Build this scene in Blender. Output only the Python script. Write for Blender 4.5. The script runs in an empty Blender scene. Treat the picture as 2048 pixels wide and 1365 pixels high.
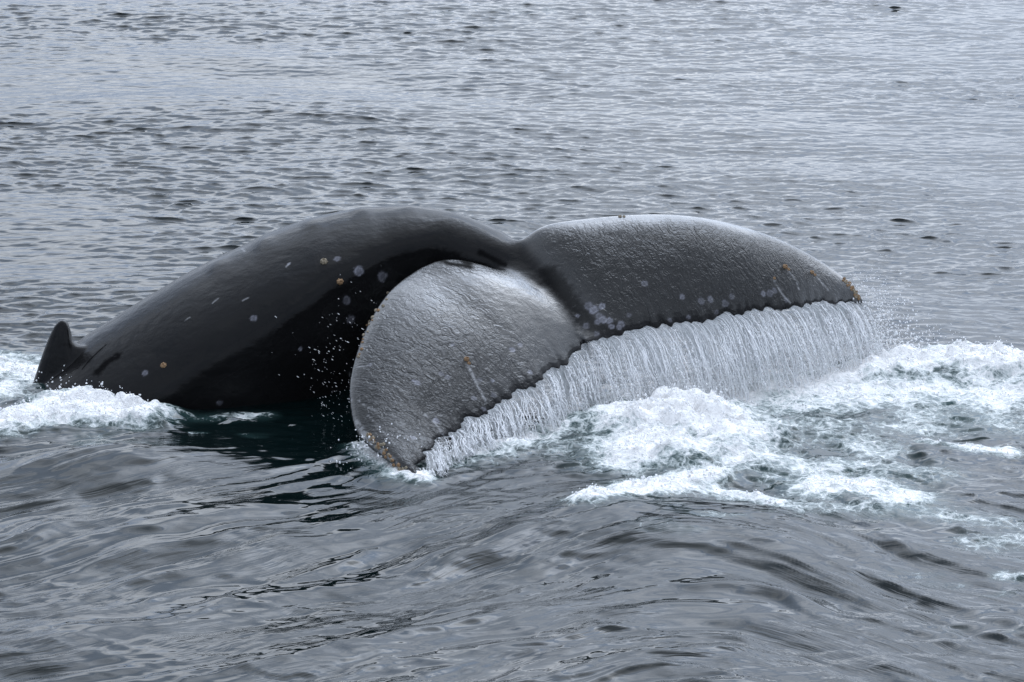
import bpy, bmesh, math, random
import numpy as np
from mathutils import Vector
from mathutils.kdtree import KDTree
from mathutils.bvhtree import BVHTree

rng = np.random.default_rng(7)
random.seed(7)
scene = bpy.context.scene
COL = scene.collection

# ------------------------------------------------------------------ camera
CAM_H, PITCH, TANH = 6.0, math.radians(16.0), 0.17087
cam_d = bpy.data.cameras.new('camera')
cam = bpy.data.objects.new('camera', cam_d)
COL.objects.link(cam)
cam.location = (0, 0, CAM_H)
cam.rotation_euler = (math.radians(90) - PITCH, 0, 0)
cam_d.sensor_width = 36
cam_d.lens = 18 / TANH
cam_d.clip_start, cam_d.clip_end = 0.1, 20000
scene.camera = cam

# ------------------------------------------------------------------ sky and sun (bright overcast)
SUN_EL, SUN_AZ = math.radians(49), math.radians(20)      # behind the whale, a little to the right
world = bpy.data.worlds.new('World')
scene.world = world
world.use_nodes = True
wn = world.node_tree
wn.nodes.clear()
w_out = wn.nodes.new('ShaderNodeOutputWorld')
w_bg = wn.nodes.new('ShaderNodeBackground')
w_sky = wn.nodes.new('ShaderNodeTexSky')
w_sky.sky_type = 'NISHITA'
w_sky.sun_disc = False
w_sky.sun_elevation = SUN_EL
w_sky.sun_rotation = SUN_AZ
w_sky.air_density = 1.0
w_sky.dust_density = 6.0
w_hs = wn.nodes.new('ShaderNodeHueSaturation')
w_hs.inputs['Saturation'].default_value = 0.03
w_tc = wn.nodes.new('ShaderNodeTexCoord')
w_mp = wn.nodes.new('ShaderNodeMapping')
w_mp.inputs['Scale'].default_value = (1, 1, 2.6)
w_nz = wn.nodes.new('ShaderNodeTexNoise')
w_nz.inputs['Scale'].default_value = 3.2
w_nz.inputs['Detail'].default_value = 5
w_mr = wn.nodes.new('ShaderNodeMapRange')
w_mr.inputs['From Min'].default_value = 0.36
w_mr.inputs['From Max'].default_value = 0.64
w_mr.inputs['To Min'].default_value = 0.0
w_mr.inputs['To Max'].default_value = 1.0
w_mix = wn.nodes.new('ShaderNodeMix')
w_mix.data_type = 'RGBA'
w_mix.inputs['Factor'].default_value = 0.38
w_mix.inputs['B'].default_value = (10.2, 10.5, 11.0, 1)   # even cloud deck
w_mul = wn.nodes.new('ShaderNodeVectorMath')
w_mul.operation = 'MULTIPLY'
w_cl = wn.nodes.new('ShaderNodeMix')
w_cl.data_type = 'RGBA'
w_cl.inputs['A'].default_value = (0.52, 0.61, 0.74, 1)
w_cl.inputs['B'].default_value = (1.42, 1.41, 1.38, 1)
L = wn.links.new
L(w_sky.outputs[0], w_hs.inputs['Color'])
L(w_hs.outputs[0], w_mix.inputs['A'])
L(w_tc.outputs['Generated'], w_mp.inputs[0])
L(w_mp.outputs[0], w_nz.inputs['Vector'])
L(w_nz.outputs['Fac'], w_mr.inputs['Value'])
L(w_mix.outputs['Result'], w_mul.inputs[0])
L(w_mr.outputs[0], w_cl.inputs['Factor'])
L(w_cl.outputs['Result'], w_mul.inputs[1])
w_tint = wn.nodes.new('ShaderNodeVectorMath')
w_tint.operation = 'MULTIPLY'
w_tint.inputs[1].default_value = (0.915, 0.985, 1.11)      # the cool cast of the cloud
L(w_mul.outputs[0], w_tint.inputs[0])
L(w_tint.outputs[0], w_bg.inputs['Color'])
w_bg.inputs['Strength'].default_value = 0.15
L(w_bg.outputs[0], w_out.inputs[0])

sun_d = bpy.data.lights.new('sun', 'SUN')
sun = bpy.data.objects.new('sun', sun_d)
COL.objects.link(sun)
sun_d.energy = 0.5
sun_d.angle = math.radians(85)
sun_d.color = (0.97, 0.99, 1.0)
S = Vector((math.sin(SUN_AZ) * math.cos(SUN_EL), math.cos(SUN_AZ) * math.cos(SUN_EL), math.sin(SUN_EL)))
sun.rotation_euler = S.to_track_quat('Z', 'Y').to_euler()
sun.location = S * 60

scene.view_settings.view_transform = 'Standard'
scene.view_settings.look = 'None'
scene.view_settings.gamma = 1
scene.view_settings.exposure = 0.18
scene.render.engine = 'CYCLES'
scene.cycles.max_bounces = 8
scene.cycles.diffuse_bounces = 3
scene.cycles.glossy_bounces = 4
scene.cycles.transparent_max_bounces = 12
scene.cycles.use_denoising = True

# ------------------------------------------------------------------ helpers
FWD = np.array([0, math.cos(PITCH), -math.sin(PITCH)])
UP = np.array([0, math.sin(PITCH), math.cos(PITCH)])
CAMP = np.array([0, 0, CAM_H])


def ray(px, py):
    """Survey: direction from the boat's rail through a point of the photograph (2048 x 1365)."""
    d = FWD + np.array([1.0, 0, 0]) * ((px - 1024) / 1024 * TANH) + UP * ((682.5 - py) / 1024 * TANH)
    return d


def at(px, py, Y):
    d = ray(px, py)
    return CAMP + d * (Y / d[1])


def atz(px, py, z=0.0):
    d = ray(px, py)
    return CAMP + d * ((z - CAM_H) / d[2])


def smooth(a, b, x):
    t = np.clip((x - a) / (b - a), 0, 1)
    return t * t * (3 - 2 * t)


_TAB = rng.random((512, 512)).astype(np.float64)


def vnoise(x, y, seed=0):
    """Smooth value noise in 0..1."""
    x = x + seed * 37.17
    y = y + seed * 91.73
    xi = np.floor(x).astype(np.int64)
    yi = np.floor(y).astype(np.int64)
    fx = x - xi
    fy = y - yi
    fx = fx * fx * fx * (fx * (fx * 6 - 15) + 10)
    fy = fy * fy * fy * (fy * (fy * 6 - 15) + 10)
    x0, x1, y0, y1 = xi & 511, (xi + 1) & 511, yi & 511, (yi + 1) & 511
    a = _TAB[y0, x0] * (1 - fx) + _TAB[y0, x1] * fx
    b = _TAB[y1, x0] * (1 - fx) + _TAB[y1, x1] * fx
    return a * (1 - fy) + b * fy


def fbm(x, y, oct=4, seed=0, gain=0.5, lac=2.03):
    r, a, n = 0.0, 1.0, 0.0
    for i in range(oct):
        r = r + a * vnoise(x, y, seed + i * 3)
        n += a
        a *= gain
        x, y = x * lac * 0.96 + y * lac * 0.28, y * lac * 0.96 - x * lac * 0.28
    return r / n


def billow(x, y, oct=4, seed=0, gain=0.5):
    r, a, n = 0.0, 1.0, 0.0
    for i in range(oct):
        r = r + a * np.abs(2 * vnoise(x, y, seed + i * 5) - 1)
        n += a
        a *= gain
        x, y = x * 1.95 + y * 0.5, y * 1.95 - x * 0.5
    return r / n


def mesh_np(name, V, F, smooth_shade=True):
    """V (n,3), F (m,k) int arrays -> mesh."""
    me = bpy.data.meshes.new(name)
    V = np.asarray(V, dtype=np.float32)
    F = np.asarray(F, dtype=np.int32)
    m, k = F.shape
    me.vertices.add(len(V))
    me.vertices.foreach_set('co', V.ravel())
    me.loops.add(m * k)
    me.loops.foreach_set('vertex_index', F.ravel())
    me.polygons.add(m)
    me.polygons.foreach_set('loop_start', np.arange(0, m * k, k, dtype=np.int32))
    me.polygons.foreach_set('loop_total', np.full(m, k, dtype=np.int32))
    me.polygons.foreach_set('use_smooth', np.full(m, smooth_shade, dtype=bool))
    me.update(calc_edges=True)
    me.validate()
    return me


def attr(me, name, vals):
    a = me.attributes.new(name, 'FLOAT', 'POINT')
    a.data.foreach_set('value', np.asarray(vals, dtype=np.float32).ravel())


def link(name, me, mat=None, parent=None, label=None, cat=None, group=None, kind=None):
    o = bpy.data.objects.new(name, me)
    COL.objects.link(o)
    if mat is not None:
        me.materials.clear()
        me.materials.append(mat)
    if parent:
        o.parent = parent
    for k, v in (('label', label), ('category', cat), ('group', group), ('kind', kind)):
        if v:
            o[k] = v
    return o


def grid_faces(nu, nv, off=0):
    i, j = np.meshgrid(np.arange(nu - 1), np.arange(nv - 1), indexing='ij')
    a = (i * nv + j).ravel() + off
    return np.stack([a, a + nv, a + nv + 1, a + 1], 1)


class NT:
    """Small node-tree builder."""

    def __init__(self, name):
        self.mat = bpy.data.materials.new(name)
        self.mat.use_nodes = True
        self.t = self.mat.node_tree
        self.t.nodes.clear()
        self.out = self.t.nodes.new('ShaderNodeOutputMaterial')

    def n(self, typ, props=None, **ins):
        nd = self.t.nodes.new('ShaderNode' + typ)
        for k, v in (props or {}).items():
            setattr(nd, k, v)
        for k, v in ins.items():
            key = k.replace('_', ' ')
            s = nd.inputs[int(k[1:])] if (k[0] == 'i' and k[1:].isdigit()) else nd.inputs[key]
            if hasattr(v, 'is_linked'):
                self.t.links.new(v, s)
            else:
                s.default_value = v
        return nd

    def a(self, name):
        return self.n('Attribute', {'attribute_name': name}).outputs['Fac']

    def m(self, op, a, b=0.0, c=0.0, clamp=False):
        return self.n('Math', {'operation': op, 'use_clamp': clamp}, i0=a, i1=b, i2=c).outputs[0]

    def mr(self, v, a, b, c=0.0, d=1.0, typ='SMOOTHSTEP'):
        return self.n('MapRange', {'interpolation_type': typ}, Value=v, From_Min=a, From_Max=b, To_Min=c, To_Max=d).outputs[0]

    def mixc(self, f, a, b):
        nd = self.t.nodes.new('ShaderNodeMix')
        nd.data_type = 'RGBA'
        for s, v in ((nd.inputs[0], f), (nd.inputs[6], a), (nd.inputs[7], b)):
            if hasattr(v, 'is_linked'):
                self.t.links.new(v, s)
            else:
                s.default_value = v
        return nd.outputs[2]

    def noise(self, vec, scale, detail=3, rough=0.5, dist=0.0, dim='3D'):
        nd = self.n('TexNoise', {'noise_dimensions': dim}, Scale=scale, Detail=detail, Roughness=rough, Distortion=dist)
        self.t.links.new(vec, nd.inputs['Vector'])
        return nd.outputs['Fac']

    def shader(self, s, disp=None):
        self.t.links.new(s, self.out.inputs['Surface'])
        return self.mat


def rgb(r, g, b):
    return (r, g, b, 1)


# ------------------------------------------------------------------ materials
def mat_water():
    t = NT('sea_water')
    geo = t.n('NewGeometry').outputs['Position']
    calm = t.a('calm')
    foam = t.a('foam')
    aer = t.a('aerated')
    # small ripples, crests drawn out across the wind
    mp = t.n('Mapping', Vector=geo, Scale=(0.42, 1.0, 1.0), Rotation=(0, 0, 0.10)).outputs[0]
    r1 = t.noise(mp, 9.0, 2, 0.5, 0.5)
    amp = t.mr(calm, 0.0, 1.0, 1.0, 0.25, 'LINEAR')
    b0 = t.n('Bump', Strength=1.0, Distance=t.m('MULTIPLY', amp, 0.010), Height=r1).outputs[0]
    sv = t.n('CombineXYZ', X=t.m('MULTIPLY', t.a('along'), 2.0), Y=t.m('MULTIPLY', t.a('across'), 15.0), Z=0.0).outputs[0]
    streak = t.noise(sv, 1.0, 3, 0.55, 0.4)
    patch = t.mr(t.noise(geo, 1.3, 3, 0.5), 0.42, 0.60)
    b1 = t.n('Bump', Strength=1.0, Distance=t.m('MULTIPLY', t.m('MULTIPLY', calm, patch), 0.012), Height=streak, Normal=b0).outputs[0]
    base = t.mixc(aer, rgb(0.0014, 0.0048, 0.0050), rgb(0.06, 0.125, 0.12))
    wat = t.n('BsdfPrincipled', Base_Color=base, Roughness=0.02, IOR=1.333, Normal=b1)
    # foam
    n1 = t.noise(geo, 17.0, 5, 0.62, 1.0)
    n2 = t.noise(geo, 5.0, 4, 0.6, 0.6)
    nw = t.n('TexNoise', Vector=geo, Scale=6.0, Detail=3.0)
    wv = t.n('VectorMath', {'operation': 'MULTIPLY_ADD'}, i0=nw.outputs['Color'], i1=(0.22, 0.22, 0.0), i2=geo).outputs[0]
    cells = t.n('TexVoronoi', {'feature': 'DISTANCE_TO_EDGE'}, Vector=wv, Scale=11.0).outputs['Distance']
    cells2 = t.n('TexVoronoi', {'feature': 'DISTANCE_TO_EDGE'}, Vector=wv, Scale=27.0).outputs['Distance']
    lace = t.m('ADD', t.mr(cells, 0.0, 0.20, 0.65, 0.0), t.mr(cells2, 0.0, 0.20, 0.35, 0.0))
    nn = t.m('ADD', t.m('MULTIPLY', n1, 0.45), t.m('MULTIPLY', n2, 0.55))
    val = t.m('ADD', t.m('MULTIPLY', t.m('SUBTRACT', nn, 0.5), 2.2), t.m('SUBTRACT', t.m('MULTIPLY', foam, 1.75), 0.92))
    val = t.m('ADD', val, t.m('MULTIPLY', t.m('SUBTRACT', lace, 0.25), 0.38))
    f = t.mr(val, -0.20, 0.36)
    fh = t.m('ADD', n1, t.m('MULTIPLY', lace, 0.25))
    fb = t.n('Bump', Strength=1.0, Distance=0.030, Height=fh).outputs[0]
    fcol = t.mixc(t.mr(val, 0.0, 0.8), rgb(0.47, 0.52, 0.51), rgb(0.92, 0.905, 0.885))
    fo = t.n('BsdfPrincipled', Base_Color=fcol, Roughness=0.5, IOR=1.25, Normal=fb)
    return t.shader(t.n('MixShader', i0=f, i1=wat.outputs[0], i2=fo.outputs[0]).outputs[0])


def mat_skin():
    t = NT('wet_whale_skin')
    geo = t.n('NewGeometry').outputs['Position']
    fluke, fs, fc = t.a('fluke'), t.a('fs'), t.a('fc')
    scar, ring, dry_shade, edge, relief_shade = t.a('scar'), t.a('wake'), t.a('dry_shade'), t.a('edge'), t.a('relief_shade')
    uv = t.n('CombineXYZ', X=fs, Y=fc, Z=0.0).outputs[0]
    # cracked leathery relief of the flukes, drawn out along the run-off
    warp = t.noise(uv, 4.0, 4, 0.6)
    warp2 = t.noise(t.n('VectorMath', {'operation': 'ADD'}, i0=uv, i1=(7.0, 3.0, 0.0)).outputs[0], 6.0, 4, 0.6)
    wv = t.n('VectorMath', {'operation': 'ADD'}, i0=uv, i1=t.n('CombineXYZ', X=t.m('MULTIPLY', t.m('SUBTRACT', warp, 0.5), 0.30), Y=t.m('MULTIPLY', t.m('SUBTRACT', warp2, 0.5), 0.40), Z=0.0).outputs[0]).outputs[0]
    mpa = t.n('Mapping', Vector=wv, Scale=(1.0, 0.25, 1.0), Rotation=(0, 0, 0.22)).outputs[0]
    vor = t.n('TexVoronoi', {'feature': 'DISTANCE_TO_EDGE'}, Vector=mpa, Scale=30.0, Randomness=1.0).outputs['Distance']
    crack = t.mr(vor, 0.0, 0.30)
    nfine = t.noise(mpa, 52.0, 2, 0.5, 0.8)
    nmid = t.noise(mpa, 24.0, 3, 0.55, 1.2)
    relief = t.m('ADD', t.m('MULTIPLY', crack, 0.14), t.m('ADD', t.m('MULTIPLY', nfine, 0.5), t.m('MULTIPLY', nmid, 1.0)))
    amt = t.m('MULTIPLY', fluke, t.mr(relief_shade, 0.0, 1.0, 0.10, 1.0, 'LINEAR'))
    b1 = t.n('Bump', Strength=1.0, Distance=t.m('MULTIPLY', amt, 0.0115), Height=relief).outputs[0]
    # the smooth flank: long faint bands of water film along the body
    bodyv = t.n('CombineXYZ', X=t.m('MULTIPLY', t.a('bs'), 0.7), Y=t.m('MULTIPLY', t.a('bt'), 3.4), Z=0.0).outputs[0]
    band = t.noise(bodyv, 2.2, 4, 0.55, 0.6)
    body_n = t.noise(geo, 14.0, 3, 0.5)
    b2 = t.n('Bump', Strength=1.0, Distance=0.004, Height=body_n, Normal=b1).outputs[0]
    sway = t.noise(t.n('Mapping', Vector=geo, Scale=(0.5, 1.0, 1.4)).outputs[0], 5.0, 4, 0.55, 0.4)
    b2 = t.n('Bump', Strength=1.0, Distance=t.m('MULTIPLY', t.m('SUBTRACT', 1.0, fluke), 0.007), Height=sway, Normal=b2).outputs[0]
    mott = t.noise(geo, 2.5, 4, 0.6)
    dark = t.mixc(mott, rgb(0.0045, 0.0045, 0.0048), rgb(0.009, 0.0088, 0.009))
    flk = t.mixc(t.noise(uv, 9.0, 5, 0.65), rgb(0.010, 0.0099, 0.0096), rgb(0.032, 0.0315, 0.0305))
    c = t.mixc(fluke, dark, flk)
    c = t.mixc(t.m('MULTIPLY', edge, 0.75), c, rgb(0.012, 0.012, 0.013))
    c = t.mixc(scar, c, rgb(0.27, 0.27, 0.31))
    c = t.mixc(ring, c, rgb(0.42, 0.42, 0.43))
    rough_b = t.mr(band, 0.3, 0.72, 0.12, 0.36, 'LINEAR')
    rough = t.m('ADD', t.m('MULTIPLY', rough_b, t.m('SUBTRACT', 1.0, fluke)), t.m('MULTIPLY', t.mr(nmid, 0.3, 0.7, 0.16, 0.34, 'LINEAR'), fluke))
    gloss_shade = t.m('SUBTRACT', 1.0, t.m('MULTIPLY', t.m('MULTIPLY', relief_shade, fluke), 0.60))  # dark parts of the flukes shaded by cutting the gloss
    spec = t.m('MULTIPLY', gloss_shade, t.m('MULTIPLY', t.m('SUBTRACT', 1.0, dry_shade), t.mr(fluke, 0.0, 1.0, 0.13, 0.5, 'LINEAR')))
    p = t.n('BsdfPrincipled', Base_Color=c, Roughness=rough, Specular_IOR_Level=spec, IOR=1.5, Normal=b2,
            Coat_Weight=t.m('MULTIPLY', t.m('MULTIPLY', t.m('SUBTRACT', 1.0, dry_shade), fluke), t.m('MULTIPLY', gloss_shade, gloss_shade)), Coat_Roughness=0.16, Coat_IOR=1.33)
    t.t.links.new(b2, p.inputs['Coat Normal'])
    return t.shader(p.outputs[0])


def mat_simple(name, col, rough=0.5, nscale=40, col2=None, bump=0.0):
    t = NT(name)
    geo = t.n('TexCoord').outputs['Object']
    nz = t.noise(geo, nscale, 4, 0.6)
    c = t.mixc(nz, rgb(*col), rgb(*(col2 or col)))
    kw = {}
    if bump:
        kw['Normal'] = t.n('Bump', Strength=1.0, Distance=bump, Height=nz).outputs[0]
    return t.shader(t.n('BsdfPrincipled', Base_Color=c, Roughness=rough, **kw).outputs[0])


def mat_curtain():
    t = NT('falling_water')
    u, v, dens = t.a('su'), t.a('sv'), t.a('dens')
    vec = t.n('CombineXYZ', X=u, Y=t.m('MULTIPLY', v, 0.10), Z=t.a('layer')).outputs[0]
    s1 = t.noise(vec, 38.0, 4, 0.62, 0.3)
    s0 = t.noise(vec, 8.0, 3, 0.6, 0.5)
    vec2 = t.n('CombineXYZ', X=u, Y=t.m('MULTIPLY', v, 0.42), Z=t.a('layer')).outputs[0]
    s2 = t.noise(vec2, 75.0, 4, 0.7, 0.8)
    st = t.m('ADD', t.m('MULTIPLY', s0, 0.30), t.m('ADD', t.m('MULTIPLY', s1, 0.42), t.m('MULTIPLY', s2, 0.28)))
    al = t.mr(t.m('ADD', t.m('SUBTRACT', st, 0.5), t.m('SUBTRACT', dens, 0.5)), -0.10, 0.10)
    bump = t.n('Bump', Strength=1.0, Distance=0.04, Height=st).outputs[0]
    col = t.mixc(t.mr(st, 0.40, 0.62), rgb(0.58, 0.61, 0.63), rgb(0.92, 0.925, 0.93))
    p = t.n('BsdfPrincipled', Base_Color=col, Roughness=0.16, IOR=1.33, Normal=bump)
    tl = t.n('BsdfTranslucent', Color=col, Normal=bump)
    mx = t.n('MixShader', i0=0.66, i1=p.outputs[0], i2=tl.outputs[0])
    tr = t.n('BsdfTransparent')
    return t.shader(t.n('MixShader', i0=al, i1=tr.outputs[0], i2=mx.outputs[0]).outputs[0])


def mat_drops():
    t = NT('water_drops')
    geo = t.n('NewGeometry').outputs['Position']
    nz = t.noise(geo, 60.0, 2, 0.5)
    col = t.mixc(t.mr(nz, 0.35, 0.65), rgb(0.88, 0.89, 0.90), rgb(0.97, 0.97, 0.975))
    p = t.n('BsdfPrincipled', Base_Color=col, Roughness=0.12, IOR=1.33)
    tl = t.n('BsdfTranslucent', Color=col)
    return t.shader(t.n('MixShader', i0=0.35, i1=p.outputs[0], i2=tl.outputs[0]).outputs[0])


M_WATER = mat_water()
M_SKIN = mat_skin()
M_CURT = mat_curtain()
M_DROP = mat_drops()
M_BARN = mat_simple('barnacle_shell', (0.20, 0.10, 0.045), 0.55, 60, (0.38, 0.25, 0.13), 0.004)
M_BARN2 = mat_simple('pale_barnacle_shell', (0.42, 0.38, 0.29), 0.55, 60, (0.24, 0.17, 0.10), 0.004)


# ------------------------------------------------------------------ the whale
def resample(pts, n, wpos=None):
    """Catmull-Rom through pts (k,d) -> n samples, even in arc length of the first three columns."""
    P = np.asarray(pts, float)
    P = np.vstack([2 * P[0] - P[1], P, 2 * P[-1] - P[-2]])
    out = []
    for i in range(1, len(P) - 2):
        p0, p1, p2, p3 = P[i - 1], P[i], P[i + 1], P[i + 2]
        tt = np.linspace(0, 1, 40, endpoint=False)[:, None]
        out.append(0.5 * (2 * p1 + (p2 - p0) * tt + (2 * p0 - 5 * p1 + 4 * p2 - p3) * tt ** 2 + (3 * p1 - p0 - 3 * p2 + p3) * tt ** 3))
    out.append(P[-2][None])
    Q = np.vstack(out)
    d = np.concatenate([[0], np.cumsum(np.linalg.norm(np.diff(Q[:, :3], axis=0), axis=1))])
    s = np.linspace(0, d[-1], n)
    return np.stack([np.interp(s, d, Q[:, k]) for k in range(Q.shape[1])], 1)


# back ridge: photo point + distance from the boat, half depth, half width
RIDGE = [(-160, 980, 19.75, 1.15, 0.80, .50), (0, 830, 19.85, 1.12, 0.78, .48), (80, 755, 19.90, 1.10, 0.78, .46), (160, 690, 19.95, 1.05, 0.78, .45), (230, 646, 20.0, 1.0, 0.79, .45),
         (300, 601, 20.05, 0.96, 0.80, .44), (380, 555, 20.1, 0.92, 0.80, .42), (450, 520, 20.15, 0.87, 0.78, .40),
         (520, 486, 20.2, 0.81, 0.74, .36), (600, 453, 20.26, 0.74, 0.67, .32), (700, 426, 20.32, 0.64, 0.56, .28),
         (780, 416, 20.34, 0.54, 0.46, .25), (850, 418, 20.32, 0.45, 0.38, .22), (910, 430, 20.28, 0.36, 0.30, .21), (960, 451, 20.2, 0.32, 0.28, .20),
         (1006, 474, 20.08, 0.26, 0.235, .18), (1042, 505, 19.98, 0.20, 0.19, .145), (1080, 544, 19.86, 0.14, 0.14, .10), (1122, 594, 19.73, 0.10, 0.105, .07),
         (1160, 642, 19.57, 0.06, 0.075, .04), (1184, 674, 19.44, 0.03, 0.045, .02)]
rid = resample([np.concatenate([at(a, b, c), [d, e, f]]) for a, b, c, d, e, f in RIDGE], 260)
R3, RA, RB, RT = rid[:, :3].copy(), rid[:, 3], rid[:, 4], rid[:, 5]
arc = np.concatenate([[0], np.cumsum(np.linalg.norm(np.diff(R3, axis=0), axis=1))])
tan = np.gradient(R3, axis=0)
tan /= np.linalg.norm(tan, axis=1)[:, None]
side = np.cross(tan, np.array([0, 0, 1.0]))
side /= np.linalg.norm(side, axis=1)[:, None]           # towards the boat
up = np.cross(side, tan)
# low knuckles along the ridge
kn = 0.013 * np.maximum(0, np.sin(arc * 2 * np.pi / 0.36)) * smooth(0, 0.3, R3[:, 0] + 2.4) * (1 - smooth(-0.9, -0.5, R3[:, 0]))
R3 += up * (0.006 * (fbm(arc * 6, arc * 0 + 3, 3) - 0.5))[:, None]
NTH = 96
th = np.linspace(0, 2 * np.pi, NTH, endpoint=False)
co, si = np.cos(th), np.sin(th)
prof = np.sign(si) * np.abs(si) ** 1.0 * np.where(co > 0, 1 - 0.20 * co ** 2, 1.0)       # a soft keel on top
tube = (R3[:, None, :] - up[:, None, :] * np.where(co[None] > 0, RT[:, None] * (1 - co)[None], RT[:, None] - (2 * RA - RT)[:, None] * co[None])[..., None]
        + side[:, None, :] * (RB[:, None] * prof[None])[..., None]
        + up[:, None, :] * (kn[:, None] * (np.maximum(co, 0) ** 24)[None])[..., None])


def lobe(LE, TE, n, nc, thick, camber, serr_seed, serr_amp):
    le = resample([at(*p) for p in LE], n)
    te = resample([at(*p) for p in TE], n)
    s = np.linspace(0, 1, n)
    L_ = np.linalg.norm(np.diff(te, axis=0), axis=1).sum()
    x = s * L_
    # torn scalloped trailing edge
    tooth = np.abs(((x + 0.05 * vnoise(x / 0.2, x * 0, serr_seed)) / 0.085) % 1.0 - 0.35)
    sc = 0.9 * (0.65 - tooth) * vnoise(x / 0.12, x * 0 + 2.5, serr_seed) + np.abs((vnoise(x / 0.075, x * 0 + 1.5, serr_seed) * 2 - 1)) * 0.5 + vnoise(x / 0.17, x * 0 + 4.5, serr_seed) * 0.55 + 0.25 * vnoise(x / 0.03, x * 0 + 8.5, serr_seed)
    chord_v = te - le
    chord = np.linalg.norm(chord_v, axis=1)
    chord_d = chord_v / np.maximum(chord, 1e-4)[:, None]
    te0 = te
    te = te + chord_d * ((sc - 0.55) * serr_amp * smooth(0, 0.04, s) * (1 - 0.6 * smooth(0.94, 1, s)))[:, None]
    c = np.linspace(0, 1, nc)
    mid = le[:, None, :] * (1 - c)[None, :, None] + te0[:, None, :] * c[None, :, None]
    jag = (te - te0)[:, None, :] * (c ** 9)[None, :, None]
    du = np.gradient(mid, axis=0)
    dv = np.gradient(mid, axis=1)
    N = np.cross(du, dv)
    N /= np.maximum(np.linalg.norm(N, axis=2), 1e-9)[..., None]
    N *= np.sign(N[..., 2].mean())
    # smooth the normals spanwise so that the torn edge does not shake the surface
    k = 25
    Np = np.pad(N, ((k, k), (0, 0), (0, 0)), mode='edge')
    N = sum(Np[i:i + n] for i in range(2 * k + 1)) / (2 * k + 1)
    N[:] = N.mean(axis=1, keepdims=True) * 0.6 + N * 0.4
    N /= np.linalg.norm(N, axis=2)[..., None]
    C = c[None, :]
    hump = 4 * C * (1 - C) * (1 - 0.25 * (C - 0.5))
    cam_ = camber(s)[:, None] * hump
    mid = mid + N * cam_[..., None] + jag
    t = thick(s)[:, None] * (2.6 * np.sqrt(np.maximum(C, 0)) * (1 - C) ** 0.9 * 0.85) * 0.5 + 0.010
    top = mid + N * t[..., None]
    bot = mid - N * t[..., None]
    V = np.vstack([top.reshape(-1, 3), bot.reshape(-1, 3)])
    Ft = grid_faces(n, nc)
    Fb = grid_faces(n, nc, n * nc)[:, ::-1]
    rims = []
    o2 = n * nc
    def strip(idx):
        a = np.asarray(idx)
        rims.append(np.stack([a[:-1], a[1:], a[1:] + o2, a[:-1] + o2], 1))
    strip(np.arange(n) * nc)
    strip((np.arange(n) * nc + nc - 1)[::-1])
    strip(np.arange(nc)[::-1])
    strip((n - 1) * nc + np.arange(nc))
    F = np.vstack([Ft, Fb] + rims)
    return dict(V=V, F=F, top=top, te=te, le=le, s=s, chord=chord, span=L_, N=N)


NEAR_LE = [(1088, 590, 19.82), (1020, 550, 19.85), (940, 522, 19.86), (880, 522, 19.81), (832, 543, 19.70), (778, 585, 19.45), (738, 645, 19.15), (712, 710, 18.85),
           (699, 770, 18.6), (702, 828, 18.38), (714, 866, 18.22), (742, 897, 18.05), (780, 926, 17.88), (828, 954, 17.70)]
NEAR_TE = [(1172, 684, 19.42), (1120, 727, 19.2), (1075, 757, 19.0), (1030, 788, 18.82), (985, 815, 18.66), (940, 838, 18.5),
           (895, 860, 18.35), (862, 884, 18.15), (843, 908, 17.98), (836, 932, 17.84), (831, 956, 17.70)]
FAR_LE = [(1015, 508, 20.06), (1045, 470, 20.12), (1100, 451, 20.18), (1180, 440, 20.25), (1260, 433, 20.31), (1350, 433, 20.40), (1440, 446, 20.52), (1530, 473, 20.66),
          (1600, 505, 20.70), (1660, 541, 20.65), (1705, 577, 20.57), (1727, 604, 20.5)]
FAR_TE = [(1172, 686, 19.36), (1200, 678, 19.40), (1255, 664, 19.48), (1320, 652, 19.58), (1400, 636, 19.72), (1480, 624, 19.88), (1560, 617, 20.06),
          (1640, 604, 20.28), (1695, 601, 20.43), (1727, 608, 20.5)]
near = lobe(NEAR_LE, NEAR_TE, 520, 60, lambda s: 0.09 * (1 - s) ** 0.8 + 0.03, lambda s: 0.01 + 0.055 * np.sin(np.pi * np.clip(s, 0, 1)) ** 0.9, 3, 0.09)
far = lobe(FAR_LE, FAR_TE, 520, 60, lambda s: 0.17 * (1 - s) ** 0.8 + 0.02, lambda s: -0.10 * np.exp(-(s / 0.09) ** 2) + 0.085 * np.sin(np.pi * np.clip(s, 0, 1)) ** 0.8, 11, 0.09)

# stubby hooked dorsal fin: outline in the plane of the back
FIN = [(54, 804), (73, 744), (92, 690), (108, 654), (121, 641), (133, 643), (139, 660), (143, 679), (156, 690), (185, 692), (215, 688), (240, 720), (230, 800)]
fo = np.array([at(a, b, 19.86) for a, b in FIN])
fo = resample(np.vstack([fo, fo[:1]]), 90)[:-1]
cen = fo.mean(axis=0) + np.array([0.02, 0, -0.08])
fl = []
for k in np.linspace(0, 1, 14):
    ring_ = cen + (fo - cen) * math.cos(k * math.pi / 2) ** 0.5
    fl.append((ring_, 0.10 * math.sin(k * math.pi / 2)))
fv = []
for sgn in (1, -1):
    for rg, off in fl:
        r2 = rg.copy()
        w = np.clip(1.15 - rg[:, 2] * 1.2, 0.35, 1.4)
        r2[:, 1] += sgn * (off * w + 0.012)
        fv.append(r2)
fv = np.array(fv)
NF = len(fo)
ff = []
for b in (0, 14):
    for i in range(13):
        for j in range(NF):
            ff.append((((b + i) * NF + j), ((b + i) * NF + (j + 1) % NF), ((b + i + 1) * NF + (j + 1) % NF), ((b + i + 1) * NF + j)))
for j in range(NF):
    ff.append((j, (j + 1) % NF, 14 * NF + (j + 1) % NF, 14 * NF + j))

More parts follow.
